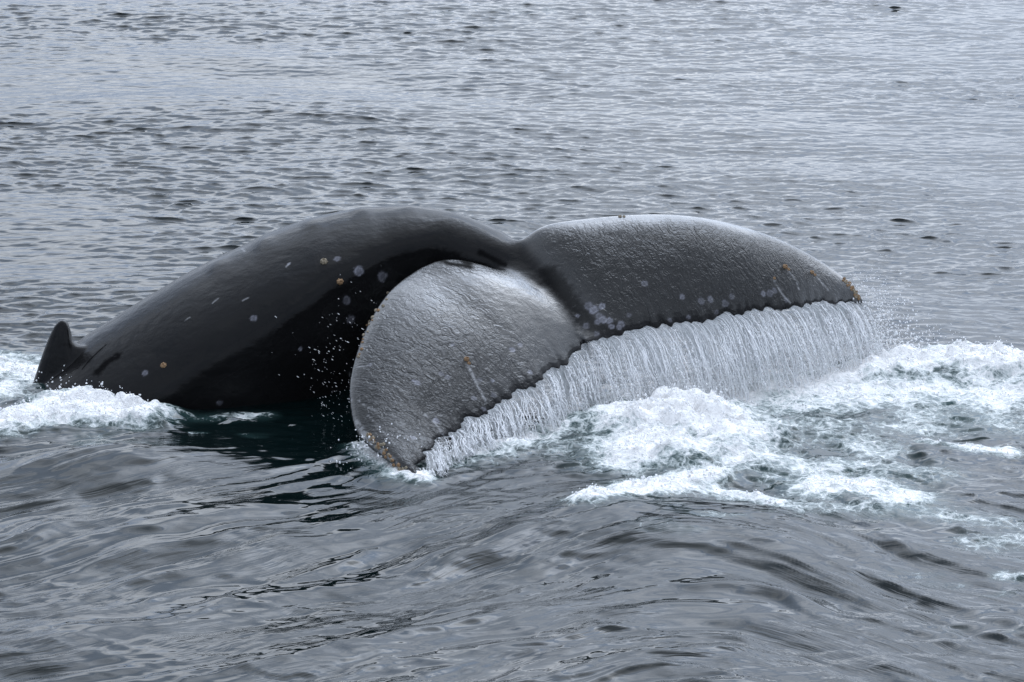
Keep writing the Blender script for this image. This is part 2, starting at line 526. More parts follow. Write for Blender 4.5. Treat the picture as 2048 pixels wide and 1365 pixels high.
shellV, shellF, off = [], [], 0
tv = tube.reshape(-1, 3)
i, j = np.meshgrid(np.arange(len(rid) - 1), np.arange(NTH), indexing='ij')
tf = np.stack([(i * NTH + j).ravel(), ((i + 1) * NTH + j).ravel(), ((i + 1) * NTH + (j + 1) % NTH).ravel(), (i * NTH + (j + 1) % NTH).ravel()], 1)
c0, c1 = len(tv), len(tv) + 1
tv = np.vstack([tv, tube[0].mean(axis=0), tube[-1].mean(axis=0)])
jj = np.arange(NTH)
cap0 = np.stack([np.full(NTH, c0), jj, (jj + 1) % NTH, np.full(NTH, c0)], 1)
lb = (len(rid) - 1) * NTH
shell = [(tv, tf), (near['V'], near['F']), (far['V'], far['F']), (fv.reshape(-1, 3), np.array(ff))]
bm_me = bpy.data.meshes.new('shell')
AV, AF = [], []
off = 0
for V, F in shell:
    AV.append(V)
    AF += [tuple(int(q) + off for q in f) for f in F]
    off += len(V)
AF += [(c0, int(a), int((a + 1) % NTH)) for a in jj]
AF += [(c1, int(lb + (a + 1) % NTH), int(lb + a)) for a in jj]
# close the dorsal fin's two faces
base = len(tv) + len(near['V']) + len(far['V'])
AF.append(tuple(base + 13 * NF + q for q in range(NF)))
AF.append(tuple(base + 27 * NF + q for q in range(NF))[::-1])
bm_me.from_pydata(np.vstack(AV).tolist(), [], AF)
tmp = bpy.data.objects.new('shell', bm_me)
COL.objects.link(tmp)
md = tmp.modifiers.new('r', 'REMESH')
md.mode = 'VOXEL'
md.voxel_size = 0.0105
dg = bpy.context.evaluated_depsgraph_get()
body_me = bpy.data.meshes.new_from_object(tmp.evaluated_get(dg))
bpy.data.objects.remove(tmp)
# keep what stands above the sea and a hand's depth below it
bmb = bmesh.new()
bmb.from_mesh(body_me)
bmesh.ops.delete(bmb, geom=[v for v in bmb.verts if v.co.z < -0.32 or v.co.x < -4.3], context='VERTS')
bmb.to_mesh(body_me)
bmb.free()
nv = len(body_me.vertices)
P = np.empty(nv * 3, np.float32)
body_me.vertices.foreach_get('co', P)
P = P.reshape(-1, 3).astype(float)
E = np.empty(len(body_me.edges) * 2, np.int32)
body_me.edges.foreach_get('vertices', E)
E = E.reshape(-1, 2)
deg = np.bincount(E.ravel(), minlength=nv).astype(float)

# coordinates carried over from the shells
kd_f = KDTree(near['top'].shape[0] * near['top'].shape[1] // 4 * 2 + 100)
ref = []
for li, Lb in enumerate((near, far)):
    n_, c_ = Lb['top'].shape[:2]
    for a in range(0, n_, 2):
        for b in range(0, c_, 2):
            if len(ref) >= n_ * c_ // 2 + 100:
                break
            kd_f.insert(Lb['top'][a, b], len(ref))
            ref.append((li, Lb['s'][a] * Lb['span'], b / (c_ - 1) * Lb['chord'][a], b / (c_ - 1), Lb['s'][a]))
kd_f.balance()
ref = np.array(ref)
kd_t = KDTree(tube.shape[0] * tube.shape[1] // 4 + 200)
tref = []
for a in range(0, tube.shape[0], 2):
    for b in range(0, NTH, 2):
        kd_t.insert(tube[a, b], len(tref))
        tref.append((arc[a], th[b]))
kd_t.balance()
tref = np.array(tref)
fi = np.zeros(nv, int); fd = np.zeros(nv); ti = np.zeros(nv, int); td = np.zeros(nv)
fd[:] = 9.0
td[:] = 9.0
for v in np.where(P[:, 0] > -1.25)[0]:
    _, fi[v], fd[v] = kd_f.find(P[v])
for v in np.where(P[:, 0] < 0.45)[0]:
    _, ti[v], td[v] = kd_t.find(P[v])
fluke = smooth(-0.01, 0.09, td - fd)
junction = np.exp(-((td - fd) / 0.09) ** 2) * (np.minimum(td, fd) < 0.12)
rf = ref[fi]
fcn = rf[:, 3]


lob = rf[:, 0] > 0.5
fs, fc = np.zeros(nv), np.zeros(nv)
for Lb, selv in ((near, ~lob), (far, lob)):
    sd = Lb['te'][420] - Lb['te'][40]
    sd /= np.linalg.norm(sd)
    cd = (Lb['te'] - Lb['le'])[150:350].mean(axis=0)
    cd -= sd * (cd @ sd)
    cd /= np.linalg.norm(cd)
    fs[selv], fc[selv] = P[selv] @ sd, P[selv] @ cd


def relax(P, w, it):
    for _ in range(it):
        acc = np.zeros_like(P)
        for k in range(3):
            acc[:, k] = np.bincount(E[:, 0], P[E[:, 1], k], nv) + np.bincount(E[:, 1], P[E[:, 0], k], nv)
        P = P + (acc / deg[:, None] - P) * w[:, None]
    return P


P = relax(P, np.full(nv, 0.5) * (1 - 0.7 * smooth(0.9, 1.0, fcn) * fluke), 4)
jw = np.clip(np.exp(-((td - fd) / 0.12) ** 2) * (1 - smooth(0.14, 0.2, np.minimum(td, fd))), 0, 1) * 0.6 * (1 - smooth(0.75, 0.92, fcn))
jsel = np.where(jw > 0.02)[0]
isj = np.zeros(nv, bool)
isj[jsel] = True
E_all, deg_all = E, deg
E = E_all[isj[E_all[:, 0]] | isj[E_all[:, 1]]]
ring1 = np.unique(E)
remap = np.full(nv, -1)
remap[ring1] = np.arange(len(ring1))
E = remap[E]
nv_all, nv = nv, len(ring1)
deg = np.maximum(np.bincount(E.ravel(), minlength=nv).astype(float), 1)
P[ring1] = relax(P[ring1], np.where(isj[ring1], jw[ring1], 0), 260)
E, deg, nv = E_all, deg_all, nv_all
# blend the weights a little
fl2 = fluke.copy()
for _ in range(6):
    fl2 = 0.5 * fl2 + 0.5 * (np.bincount(E[:, 0], fl2[E[:, 1]], nv) + np.bincount(E[:, 1], fl2[E[:, 0]], nv)) / deg
body_me.vertices.foreach_set('co', P.astype(np.float32).ravel())
body_me.update()
bmb = bmesh.new()
bmb.from_mesh(body_me)
bvh = BVHTree.FromBMesh(bmb)
bmb.free()


def hit(px, py):
    """Point and normal of the whale seen at a photo point."""
    d = Vector(ray(px, py)).normalized()
    loc, nor, idx, dist = bvh.ray_cast(Vector(CAMP), d)
    return (loc, nor) if loc else (None, None)


# pale round scars left by barnacles, mostly in clusters
SCARS = [(718, 543, .034), (765, 553, .036), (693, 601, .028), (702, 640, .028), (507, 637, .022), (674, 518, .022), (290, 747, .020), (601, 698, .014), (440, 806, .02), (577, 529, .012),
         (1176, 612, .028), (1187, 620, .028), (1199, 633, .026), (1206, 640, .026), (1218, 642, .024), (1172, 652, .024), (1203, 613, .022), (1195, 644, .02),
         (1223, 654, .02), (1193, 668, .02), (1243, 649, .024), (1238, 655, .018), (1258, 630, .018), (1155, 632, .014),
         (1289, 568, .022), (1364, 594, .020), (1403, 602, .024), (1421, 600, .022), (1450, 608, .026), (1464, 594, .02), (1433, 625, .018), (1377, 634, .016), (1540, 587, .026), (1549, 582, .02), (1572, 601, .018), (1527, 589, .02), (1280, 665, .016), (1340, 640, .016),
         (882, 748, .018), (895, 755, .02), (835, 766, .02), (828, 762, .015), (948, 797, .02), (988, 790, .02), (985, 762, .014), (968, 818, .018), (1030, 786, .026), (1036, 795, .02), (960, 760, .016),
         (872, 842, .022), (826, 876, .018), (1025, 700, .02), (1040, 690, .016), (740, 730, .014), (905, 690, .014), (1060, 745, .016)]
scar = np.zeros(nv)
for a, b, r in SCARS:
    loc, nor = hit(a, b)
    if loc is None:
        continue
    q = P - np.array(loc)
    d2 = (q * q).sum(axis=1)
    near_i = np.where(d2 < (2.2 * r) ** 2)[0]
    dd = np.sqrt(d2[near_i]) / r
    wob = 0.7 * (fbm(P[near_i, 0] * 70, P[near_i, 1] * 60 + P[near_i, 2] * 70, 2, int(a) % 97) - 0.5)
    dd = dd + wob
    rim = np.exp(-((dd - 0.8) / 0.22) ** 2) * 0.8 + 0.42 * (1 - smooth(0.6, 0.95, dd)) + np.exp(-(dd / 0.25) ** 2) * 0.3
    scar[near_i] = np.maximum(scar[near_i], rim * rng.uniform(0.25, 0.75))


def stroke(pts, r, seed, thr=0.35):
    """Ragged painted mark along photo points lying on the whale."""
    H = [np.array(hit(a, b)[0]) for a, b in pts if hit(a, b)[0] is not None]
    if len(H) < 2:
        return np.zeros(nv)
    H = resample(np.array(H), 40) if len(H) > 2 else np.linspace(H[0], H[1], 30)
    best = np.full(nv, 9.0)
    lo, hi = H.min(axis=0) - 3 * r, H.max(axis=0) + 3 * r
    ii = np.where(((P > lo) & (P < hi)).all(axis=1))[0]
    for h in H:
        best[ii] = np.minimum(best[ii], np.linalg.norm(P[ii] - h, axis=1))
    out = np.zeros(nv)
    nz = fbm(P[ii, 0] * 40, (P[ii, 1] + P[ii, 2]) * 40, 3, seed)
    out[ii] = (1 - smooth(0.3 * r, r, best[ii] * (0.5 + nz))) * smooth(thr - 0.1, thr + 0.1, nz + 0.12)
    return out


wake = np.zeros(nv)
for pts, r, sd in (([(936, 730), (948, 756), (962, 785), (975, 808)], .016, 2), ([(1632, 552), (1660, 585)], .012, 3), ([(1575, 540), (1590, 560), (1600, 585)], .008, 4),
                   ([(1548, 560), (1562, 585), (1580, 606)], .012, 5), ([(850, 830), (872, 850), (885, 868)], .014, 6),
                   ([(699, 750), (701, 800), (712, 845)], .020, 7), ([(712, 845), (740, 880), (790, 925)], .030, 8), ([(735, 830), (765, 862), (790, 890)], .008, 18),
                   ([(716, 800), (735, 815), (755, 822)], .010, 9), ([(715, 735), (735, 732)], .008, 10), ([(425, 607), (437, 596)], .010, 13),
                   ([(485, 602), (496, 596)], .008, 14), ([(572, 534), (580, 526)], .010, 15), ([(483, 497), (490, 504)], .010, 16), ([(370, 641), (380, 635)], .008, 17)):
    wake = np.maximum(wake, stroke(pts, r, sd, 0.52) * 0.40)
dry_shade = np.zeros(nv)
for pts, r, sd in (([(880, 514), (905, 514), (935, 526)], .075, 21), ([(862, 524), (890, 524), (940, 534)], .045, 22), ([(960, 505), (990, 520), (1010, 530)], .030, 23),
                   ([(1098, 546), (1128, 586), (1156, 622), (1182, 650), (1208, 662), (1235, 662)], .10, 26), ([(195, 745), (215, 725), (235, 712)], .050, 24), ([(165, 738), (185, 715), (212, 690)], .014, 25)):  # long strip beside the stock: dark pigment and shade put in as lost gloss
    dry_shade = np.maximum(dry_shade, stroke(pts, r, sd, 0.30) * (0.85 if sd == 26 else 1.0))

tt_ = tref[ti]
attr(body_me, 'fluke', fl2)
attr(body_me, 'fs', fs)
attr(body_me, 'fc', fc)
attr(body_me, 'bs', tt_[:, 0])
attr(body_me, 'bt', tt_[:, 1])
attr(body_me, 'scar', np.clip(scar, 0, 1))
attr(body_me, 'wake', np.clip(wake, 0, 1))
edge = fl2 * smooth(0.935, 0.985, fcn + 0.05 * (fbm(fs * 30, fs * 0, 2) - 0.5))
attr(body_me, 'dry_shade', np.clip(np.maximum(dry_shade, 0.75 * edge), 0, 1))
attr(body_me, 'edge', edge)
s_, l_ = rf[:, 4], rf[:, 0]
mot = 0.30 * (fbm(fs * 3.0, fc * 1.2, 3, 5) - 0.5)
relief_shade_near = np.maximum(smooth(0.18, 0.62, s_ + mot + 0.10 * (fcn - 0.5)) * smooth(0.0, 0.12, fcn), 0.85 * (1 - smooth(0.10, 0.30, fcn + mot)) * (1 - smooth(0.2, 0.4, s_)))  # shade of the flukes put into gloss, root highlight dulled; also scales relief
relief_shade_far = smooth(0.04, 0.26, fcn + 0.5 * mot) * (1 - 0.75 * smooth(0.70, 0.88, s_ + mot)) * smooth(0.02, 0.14, s_)
attr(body_me, 'relief_shade', np.clip(np.where(l_ > 0.5, relief_shade_far, relief_shade_near), 0, 1))
body_me.polygons.foreach_set('use_smooth', np.ones(len(body_me.polygons), bool))

whale = bpy.data.objects.new('whale', None)
COL.objects.link(whale)
whale.empty_display_size = 0.3
whale['label'] = 'dark humpback whale diving, arched back and raised tail flukes streaming water'
whale['category'] = 'whale'
body_me.name = 'body'
link('body', body_me, M_SKIN, whale)


# barnacles: little ribbed craters, one mesh per size shared by alike ones
def barnacle_mesh(name, seed):
    r = np.random.default_rng(seed)
    n = 14
    rings = [(1.0, -0.15), (0.93, 0.12), (0.74, 0.45), (0.50, 0.66), (0.40, 0.64), (0.30, 0.40), (0.0, 0.34)]
    V, F = [], []
    rib = 1 + 0.10 * np.where(np.arange(n) % 2 == 0, 1, -1) + r.normal(0, 0.05, n)
    for q, (rad, z) in enumerate(rings[:-1]):
        for k in range(n):
            a = 2 * math.pi * k / n
            V.append((rad * rib[k] * math.cos(a), rad * rib[k] * math.sin(a) * 0.9, z + r.normal(0, 0.02)))
    V.append((0, 0, 0.34))
    for q in range(len(rings) - 2):
        for k in range(n):
            F.append((q * n + k, q * n + (k + 1) % n, (q + 1) * n + (k + 1) % n, (q + 1) * n + k))
    b = (len(rings) - 2) * n
    for k in range(n):
        F.append((b + k, b + (k + 1) % n, len(V) - 1))
    me = bpy.data.meshes.new(name)
    me.from_pydata(V, [], F)
    me.update()
    return me


BM = [barnacle_mesh('barnacle', 1), barnacle_mesh('barnacle', 2)]
BM[0].materials.append(M_BARN)
BM[1].materials.append(M_BARN2)
BARN = [(327, 731, .030, 0), (680, 564, .032, 0), (648, 524, .034, 1), (933, 719, .026, 0), (938, 727, .018, 0), (1570, 534, .026, 0), (1577, 539, .018, 0), (1624, 545, .022, 0), (1630, 550, .016, 0), (1549, 557, .016, 0)]
r = np.random.default_rng(5)
for f in np.linspace(0, 1, 17):
    BARN.append((np.interp(f, [0, .3, .6, 1], [775, 745, 732, 712]) + r.normal(0, 2) + 2, np.interp(f, [0, .3, .6, 1], [590, 632, 658, 715]) + r.normal(0, 3), r.uniform(.010, .019), int(r.random() < 0.6)))
for f in np.linspace(0, 1, 34):
    BARN.append((np.interp(f, [0, .5, 1], [738, 765, 815]) + r.normal(0, 4), np.interp(f, [0, .5, 1], [872, 900, 944]) + r.normal(0, 4), r.uniform(.010, .022), int(r.random() < 0.5)))
for f in np.linspace(0, 1, 22):
    BARN.append((np.interp(f, [0, .5, 1], [1688, 1708, 1722]) + r.normal(0, 2) - 2, np.interp(f, [0, .5, 1], [557, 576, 594]) + r.normal(0, 2) + 3, r.uniform(.012, .022), int(r.random() < 0.4)))
for a, b, rad, kind in BARN + [(1240, 434, .018, 1), (1248, 434, .014, 1)]:
    for da, db in ((0, 0), (4, 0), (-4, 0), (0, 6), (8, 4), (-8, 6), (0, 12)):
        loc, nor = hit(a + da, b + db)
        if loc:
            break
    if not loc:
        continue
    o = bpy.data.objects.new('barnacle', BM[kind])
    COL.objects.link(o)
    o.parent = whale
    o.location = loc
    q = nor.to_track_quat('Z', 'Y').to_euler()
    o.rotation_euler = q
    o.scale = (rad * 0.8, rad * 0.8, rad * r.uniform(0.7, 1.1))

# ------------------------------------------------------------------ the sea
def axis(lo, hi, d, far_, grow=1.16, soft=0.0):
    c = list(np.arange(lo, hi + d * 0.5, d))
    st, x = d, c[-1]
    while x < far_[1]:
        st *= grow
        x += st
        c.append(x)
    st, x, pre = d, lo, []
    while x > far_[0]:
        st *= grow
        x -= st
        pre.append(x)
    return np.array(pre[::-1] + c)


gx = axis(-6.9, 6.9, 0.0205, (-9000, 9000))
y1 = np.arange(13.6, 23.0, 0.0165)
y2 = 23.0 + np.cumsum(np.linspace(0.0165, 0.034, 610))
st, x, post = 0.036, y2[-1], []
while x < 12000:
    st *= 1.16
    x += st
    post.append(x)
st, x, pre = 0.02, 13.6, []
while x > -1500:
    st *= 1.2
    x -= st
    pre.append(x)
gy = np.array(pre[::-1] + list(y1) + list(y2) + post)
X, Y = np.meshgrid(gx, gy, indexing='ij')
dX = np.gradient(gx)[:, None] * np.ones_like(Y)
dY = np.gradient(gy)[None, :] * np.ones_like(X)
cell = np.maximum(dX, dY)


def wave_tile(n, Lt, k0, width, angle, spread, seed, slope):
    """Periodic patch of wind waves: height and horizontal pull, from a random directional spectrum."""
    g = np.random.default_rng(seed)
    f = np.fft.fftfreq(n, Lt / n) * 2 * np.pi
    kx, ky = np.meshgrid(f, f, indexing='ij')
    k = np.hypot(kx, ky)
    k[0, 0] = 1
    ang = np.arctan2(ky, kx)
    A = np.exp(-0.5 * (np.log(k / k0) / width) ** 2) / k ** 1.5
    A *= (0.04 + np.abs(np.cos((ang - angle))) ** spread)
    A[0, 0] = 0
    Z = (g.normal(size=(n, n)) + 1j * g.normal(size=(n, n))) * A
    h = np.fft.ifft2(Z).real
    sx = np.fft.ifft2(1j * kx * Z).real
    sy = np.fft.ifft2(1j * ky * Z).real
    sc = slope / np.sqrt((sx ** 2 + sy ** 2).mean())
    dx = np.fft.ifft2(1j * kx / k * Z).real
    dy = np.fft.ifft2(1j * ky / k * Z).real
    return h * sc, dx * sc, dy * sc


def sample(tile, Lt, x, y, rot=0.0):
    c, s = math.cos(rot), math.sin(rot)
    n = tile[0].shape[0]
    u = ((x * c + y * s) / Lt * n)
    v = ((-x * s + y * c) / Lt * n)
    ui = np.floor(u).astype(np.int64); vi = np.floor(v).astype(np.int64)
    fu, fv = u - ui, v - vi
    ui %= n; vi %= n
    u1, v1 = (ui + 1) % n, (vi + 1) % n
    o = []
    for t in tile:
        o.append(t[ui, vi] * (1 - fu) * (1 - fv) + t[u1, vi] * fu * (1 - fv) + t[ui, v1] * (1 - fu) * fv + t[u1, v1] * fu * fv)
    h, dx, dy = o
    return h, dx * c - dy * s, dx * s + dy * c


def window(x0, x1, y0_, y1_, pad):
    i = np.searchsorted(gx, [x0 - pad, x1 + pad])
    j = np.searchsorted(gy, [y0_ - pad, y1_ + pad])
    return np.s_[i[0]:i[1], j[0]:j[1]]


def blob(px, py, rx, ry, rot=0.0):
    """Gaussian patch on the water at a photo point; radii in metres."""
    c = atz(px, py)
    ca, sa = math.cos(rot), math.sin(rot)
    w = window(c[0], c[0], c[1], c[1], 2.5 * max(rx, ry))
    x_, y_ = X[w], Y[w]
    u = (x_ - c[0]) * ca + (y_ - c[1]) * sa
    v = -(x_ - c[0]) * sa + (y_ - c[1]) * ca
    out = np.zeros_like(X)
    out[w] = np.exp(-(u / rx) ** 2 - (v / ry) ** 2)
    return out


def capsule(pts, r):
    """Distance falloff around a run of photo points on the water."""
    W = np.array([atz(a, b)[:2] for a, b in pts])
    w = window(W[:, 0].min(), W[:, 0].max(), W[:, 1].min(), W[:, 1].max(), 2.5 * r)
    x_, y_ = X[w], Y[w]
    best = np.full(x_.shape, 99.0)
    for a, b in zip(W[:-1], W[1:]):
        d = b - a
        t = np.clip(((x_ - a[0]) * d[0] + (y_ - a[1]) * d[1]) / (d @ d), 0, 1)
        best = np.minimum(best, np.hypot(x_ - a[0] - t * d[0], y_ - a[1] - t * d[1]))
    out = np.zeros_like(X)
    out[w] = np.exp(-(best / r) ** 2)
    return out


# calm slick left by the tail stroke, in front of the whale
slick = np.maximum(smooth(20.2, 17.8, Y + 0.25 * (fbm(X * 0.6, Y * 0.6, 3, 4) - 0.5) * 6) * 1.0, 0)
slick *= 1 - 0.55 * smooth(1.2, 3.2, X) * smooth(15.6, 16.6, Y)
calm = slick * (0.72 + 0.28 * smooth(0.35, 0.6, fbm(X * 0.7, Y * 1.3, 3, 9)))

T1 = wave_tile(1024, 23.0, 2 * np.pi / 2.6, 0.45, 1.25, 2, 1, 0.029)
T2 = wave_tile(1024, 16.0, 2 * np.pi / 0.60, 0.45, 1.45, 4, 2, 0.046)
T3 = wave_tile(1024, 9.0, 2 * np.pi / 0.165, 0.42, 1.62, 4, 3, 0.130)
T4 = wave_tile(1024, 5.0, 2 * np.pi / 0.095, 0.30, 1.5, 1.6, 8, 0.05)
Z = np.zeros_like(X); DX = np.zeros_like(X); DY = np.zeros_like(X)
gust = 0.50 + 0.85 * smooth(0.34, 0.66, fbm(X * 0.20, Y * 0.30, 4, 12))
flat = 1 - 0.93 * np.clip(1.3 * blob(640, 930, 1.2, 0.9) + blob(900, 985, 0.7, 0.4), 0, 1)
for T, Lt, rot, amp, chop, lam in ((T1, 23.0, 0.0, flat, 0.9, 2.6), (T2, 16.0, 0.25, gust * (1 - 0.45 * calm), 2.0, 0.55), (T3, 9.0, -0.12, gust * (1 - 0.48 * calm), 1.7, 0.16), (T4, 5.0, 0.2, gust * (1 - 0.50 * calm), 1.3, 0.16)):
    h, dx, dy = sample(T, Lt, X, Y, rot)
    fade = smooth(lam * 0.45, lam * 0.16, cell) * amp
    Z += h * fade
    DX += dx * fade * chop
    DY += dy * fade * chop

# drawn-out wrinkles of the slick: they run along the flow round the tail
XN = X
flow = 0.55 * X * smooth(2.5, 0.5, X) - 0.10 * X ** 2 * (X > 0) + 0.5 * np.sin(X * 0.9 + 0.6) * 0.35
q = Y - flow + 0.55 * (fbm(X * 0.7, Y * 0.9, 3, 31) - 0.5)
p = X + 0.35 * (fbm(X * 0.9, Y * 0.8, 2, 33) - 0.5)
w1 = fbm(p * 0.75, q * 3.2, 2, 41)
w2 = 1 - np.abs(2 * vnoise(p * 1.1, q * 4.6, 43) - 1)
w3 = 1 - np.abs(2 * vnoise(p * 1.8 + w1, q * 10.0, 47) - 1)
msk = smooth(0.36, 0.56, fbm(p * 0.8, q * 1.7, 3, 51))
inview = smooth(0.2, 0.04, cell)
Z += calm * inview * (0.090 * flat * (w1 - 0.5) + 0.031 * (0.4 + 0.6 * flat) * msk * w2 ** 2 + 0.013 * smooth(0.45, 0.65, fbm(p * 1.1, q * 2.4, 2, 57)) * w3 ** 2 + 0.010 * smooth(0.4, 0.6, fbm(p * 1.3, q * 1.9, 2, 58)) * (1 - np.abs(2 * vnoise(p * 3.0 + 2 * w1, q * 6.5, 49) - 1)) ** 2)

# swells thrown up by the tail
Z += 0.13 * blob(250, 940, 0.85, 0.45, 0.15) + 0.05 * blob(150, 1080, 1.1, 0.4, 0.2)
Z += 0.09 * blob(1330, 1075, 0.9, 0.5, -0.15)

# ---- foam: where it lies and how high it is thrown
foam = np.zeros_like(X); lift = np.zeros_like(X)
def add_foam(f, amt, h=0.0):
    global foam, lift
    foam = np.maximum(foam, f * amt)
    lift = np.maximum(lift, f * h)
# left: water piled up round the dorsal fin
add_foam(capsule([(-200, 880), (0, 868), (90, 850), (200, 838), (280, 842)], 0.28), 1.05, 0.15)
add_foam(blob(160, 828, 0.36, 0.24), 1.1, 0.21)
add_foam(capsule([(280, 840), (400, 838), (520, 830)], 0.14), 0.47, 0.02)
add_foam(capsule([(-100, 720), (0, 735), (60, 745)], 0.42), 0.80, 0.03)
add_foam(capsule([(-60, 800), (20, 780)], 0.36), 0.72, 0.02)
# centre: the big boil in front of the curtain
add_foam(blob(1340, 850, 0.62, 0.52, 0.2), 1.35, 0.20)
add_foam(blob(1310, 915, 0.52, 0.46), 1.15, 0.13)
add_foam(blob(1460, 890, 0.48, 0.44), 1.00, 0.12)
add_foam(capsule([(1185, 1020), (1250, 1000), (1330, 985), (1420, 960)], 0.20), 0.95, 0.07)
add_foam(capsule([(1400, 985), (1500, 1000), (1560, 1015)], 0.13), 0.7, 0.03)
add_foam(blob(1500, 930, 0.45, 0.35), 0.85, 0.06)
# right: the line under the far fluke and the crest running off
add_foam(capsule([(1250, 800), (1400, 790), (1550, 778), (1700, 755), (1800, 738)], 0.26), 0.95, 0.06)
add_foam(capsule([(1780, 745), (1880, 735), (1960, 745), (2100, 760)], 0.34), 1.0, 0.15)
add_foam(blob(1915, 735, 0.25, 0.22), 1.1, 0.22)
add_foam(capsule([(1500, 800), (1650, 800), (1800, 790), (1950, 790), (2150, 800)], 0.55), 0.72, 0.03)
add_foam(capsule([(1650, 850), (1800, 850), (1950, 840), (2150, 850)], 0.50), 0.50, 0.02)
add_foam(capsule([(1500, 850), (1600, 870), (1750, 905)], 0.35), 0.52, 0.03)
add_foam(capsule([(1860, 890), (1940, 905), (2010, 908)], 0.12), 0.78, 0.02)
add_foam(capsule([(1640, 985), (1720, 980), (1800, 1000)], 0.30), 0.80, 0.04)
add_foam(capsule([(1560, 960), (1700, 940), (1850, 950)], 0.30), 0.55, 0.02)
add_foam(capsule([(1600, 1020), (1750, 1030), (1880, 1035)], 0.20), 0.52)
add_foam(capsule([(1900, 1040), (2060, 1060)], 0.30), 0.44)
add_foam(capsule([(1960, 1095), (2100, 1085)], 0.22), 0.46)
add_foam(capsule([(2000, 1160), (2100, 1165)], 0.08), 0.52)
# under the near curtain: broken dark water with flecks
add_foam(capsule([(850, 930), (950, 915), (1060, 890), (1150, 850), (1220, 820)], 0.24), 0.60, 0.03)
add_foam(capsule([(850, 930), (960, 905), (1060, 880)], 0.12), 0.95, 0.03)
add_foam(capsule([(1100, 900), (1180, 905)], 0.28), 0.46, 0.02)
add_foam(blob(800, 955, 0.20, 0.18), 0.85, 0.05)
add_foam(capsule([(725, 900), (770, 938), (835, 962)], 0.13), 1.05, 0.045)
# flecks drifting on the slick and far wavelets
fleck = smooth(0.60, 0.74, fbm(X * 2.0, Y * 3.4, 3, 61))
foam = np.maximum(foam, 0.36 * fleck * np.maximum(capsule([(-50, 915), (150, 905), (330, 890), (420, 880)], 0.45), capsule([(1500, 1050), (1750, 1080), (2000, 1090), (2100, 1200)], 0.9)))
foam = np.maximum(foam, 0.30 * capsule([(820, 20), (1100, 25)], 0.5) * fleck)
foam *= inview
lift *= inview
tear = fbm(X * 3.1 + 0.8 * fbm(X * 1.5, Y * 1.5, 2, 71), Y * 4.4, 4, 73)
foam_n = np.clip(foam * (0.60 + 0.85 * tear), 0, 1.25)
lump = billow(X * 3.0, Y * 3.6, 4, 81, 0.55)
Z += lift * (0.35 + 1.25 * lump) + 0.050 * np.clip(foam_n, 0, 1) * (billow(X * 7, Y * 8, 3, 85) - 0.3)
jig = np.clip(foam, 0, 1)
DX += 0.10 * jig * (fbm(X * 6, Y * 6, 3, 91) - 0.5)
DY += 0.10 * jig * (fbm(X * 6, Y * 6, 3, 95) - 0.5)
# churned ripples among the foam
chm = np.clip(capsule([(1250, 830), (1600, 880), (1900, 850), (2100, 850)], 1.1) + capsule([(880, 930), (1150, 880)], 0.35), 0, 1) * inview
Z += 0.055 * chm * (billow(X * 2.6, Y * 4.6, 4, 99) - 0.35)
aer = np.clip(np.maximum(foam * 0.75, 0) - 0.08, 0, 0.55) * (0.3 + 1.2 * fbm(X * 1.6, Y * 2.0, 3, 101))

WV = np.stack([X + DX, Y + DY, Z], -1).reshape(-1, 3)
wme = mesh_np('sea', WV, grid_faces(len(gx), len(gy)))
attr(wme, 'foam', foam_n)
attr(wme, 'calm', np.clip(calm, 0, 1) * (1 - np.clip(chm, 0, 1)))
attr(wme, 'aerated', aer)
attr(wme, 'along', p)
attr(wme, 'across', q)
link('water', wme, M_WATER, kind='structure', label='grey rippled sea with foam round the whale', cat='water')


def water_z(x, y):
    i = np.clip(np.searchsorted(gx, x), 0, len(gx) - 1)
    j = np.clip(np.searchsorted(gy, y), 0, len(gy) - 1)
    return Z[i, j]


# ------------------------------------------------------------------ falling water
ICO_V = np.array([(0, 0, 1), (0.894, 0, 0.447), (0.276, 0.851, 0.447), (-0.724, 0.526, 0.447), (-0.724, -0.526, 0.447), (0.276, -0.851, 0.447),
                  (0.724, 0.526, -0.447), (-0.276, 0.851, -0.447), (-0.894, 0, -0.447), (-0.276, -0.851, -0.447), (0.724, -0.526, -0.447), (0, 0, -1)])
ICO_F = np.array([(0, 1, 2), (0, 2, 3), (0, 3, 4), (0, 4, 5), (0, 5, 1), (1, 6, 2), (2, 7, 3), (3, 8, 4), (4, 9, 5), (5, 10, 1),
                  (6, 7, 2), (7, 8, 3), (8, 9, 4), (9, 10, 5), (10, 6, 1), (11, 7, 6), (11, 8, 7), (11, 9, 8), (11, 10, 9), (11, 6, 10)])


def drops_mesh(name, C, R, stretch=None, direction=None):
    """Many separate droplets as one mesh of small faceted globes."""
    n = len(C)
    g = np.random.default_rng(n)
    V = np.repeat(ICO_V[None], n, 0) * (1 + g.normal(0, 0.16, (n, 12, 1)))
    V = V * np.asarray(R)[:, None, None]
    if stretch is not None:
        d = direction / np.linalg.norm(direction, axis=1)[:, None]
        along = (V * d[:, None, :]).sum(-1, keepdims=True)
        V = V + along * d[:, None, :] * (np.asarray(stretch)[:, None, None] - 1)
    V = V + C[:, None, :]
    F = ICO_F[None] + (np.arange(n) * 12)[:, None, None]
    return mesh_np(name, V.reshape(-1, 3), F.reshape(-1, 3))


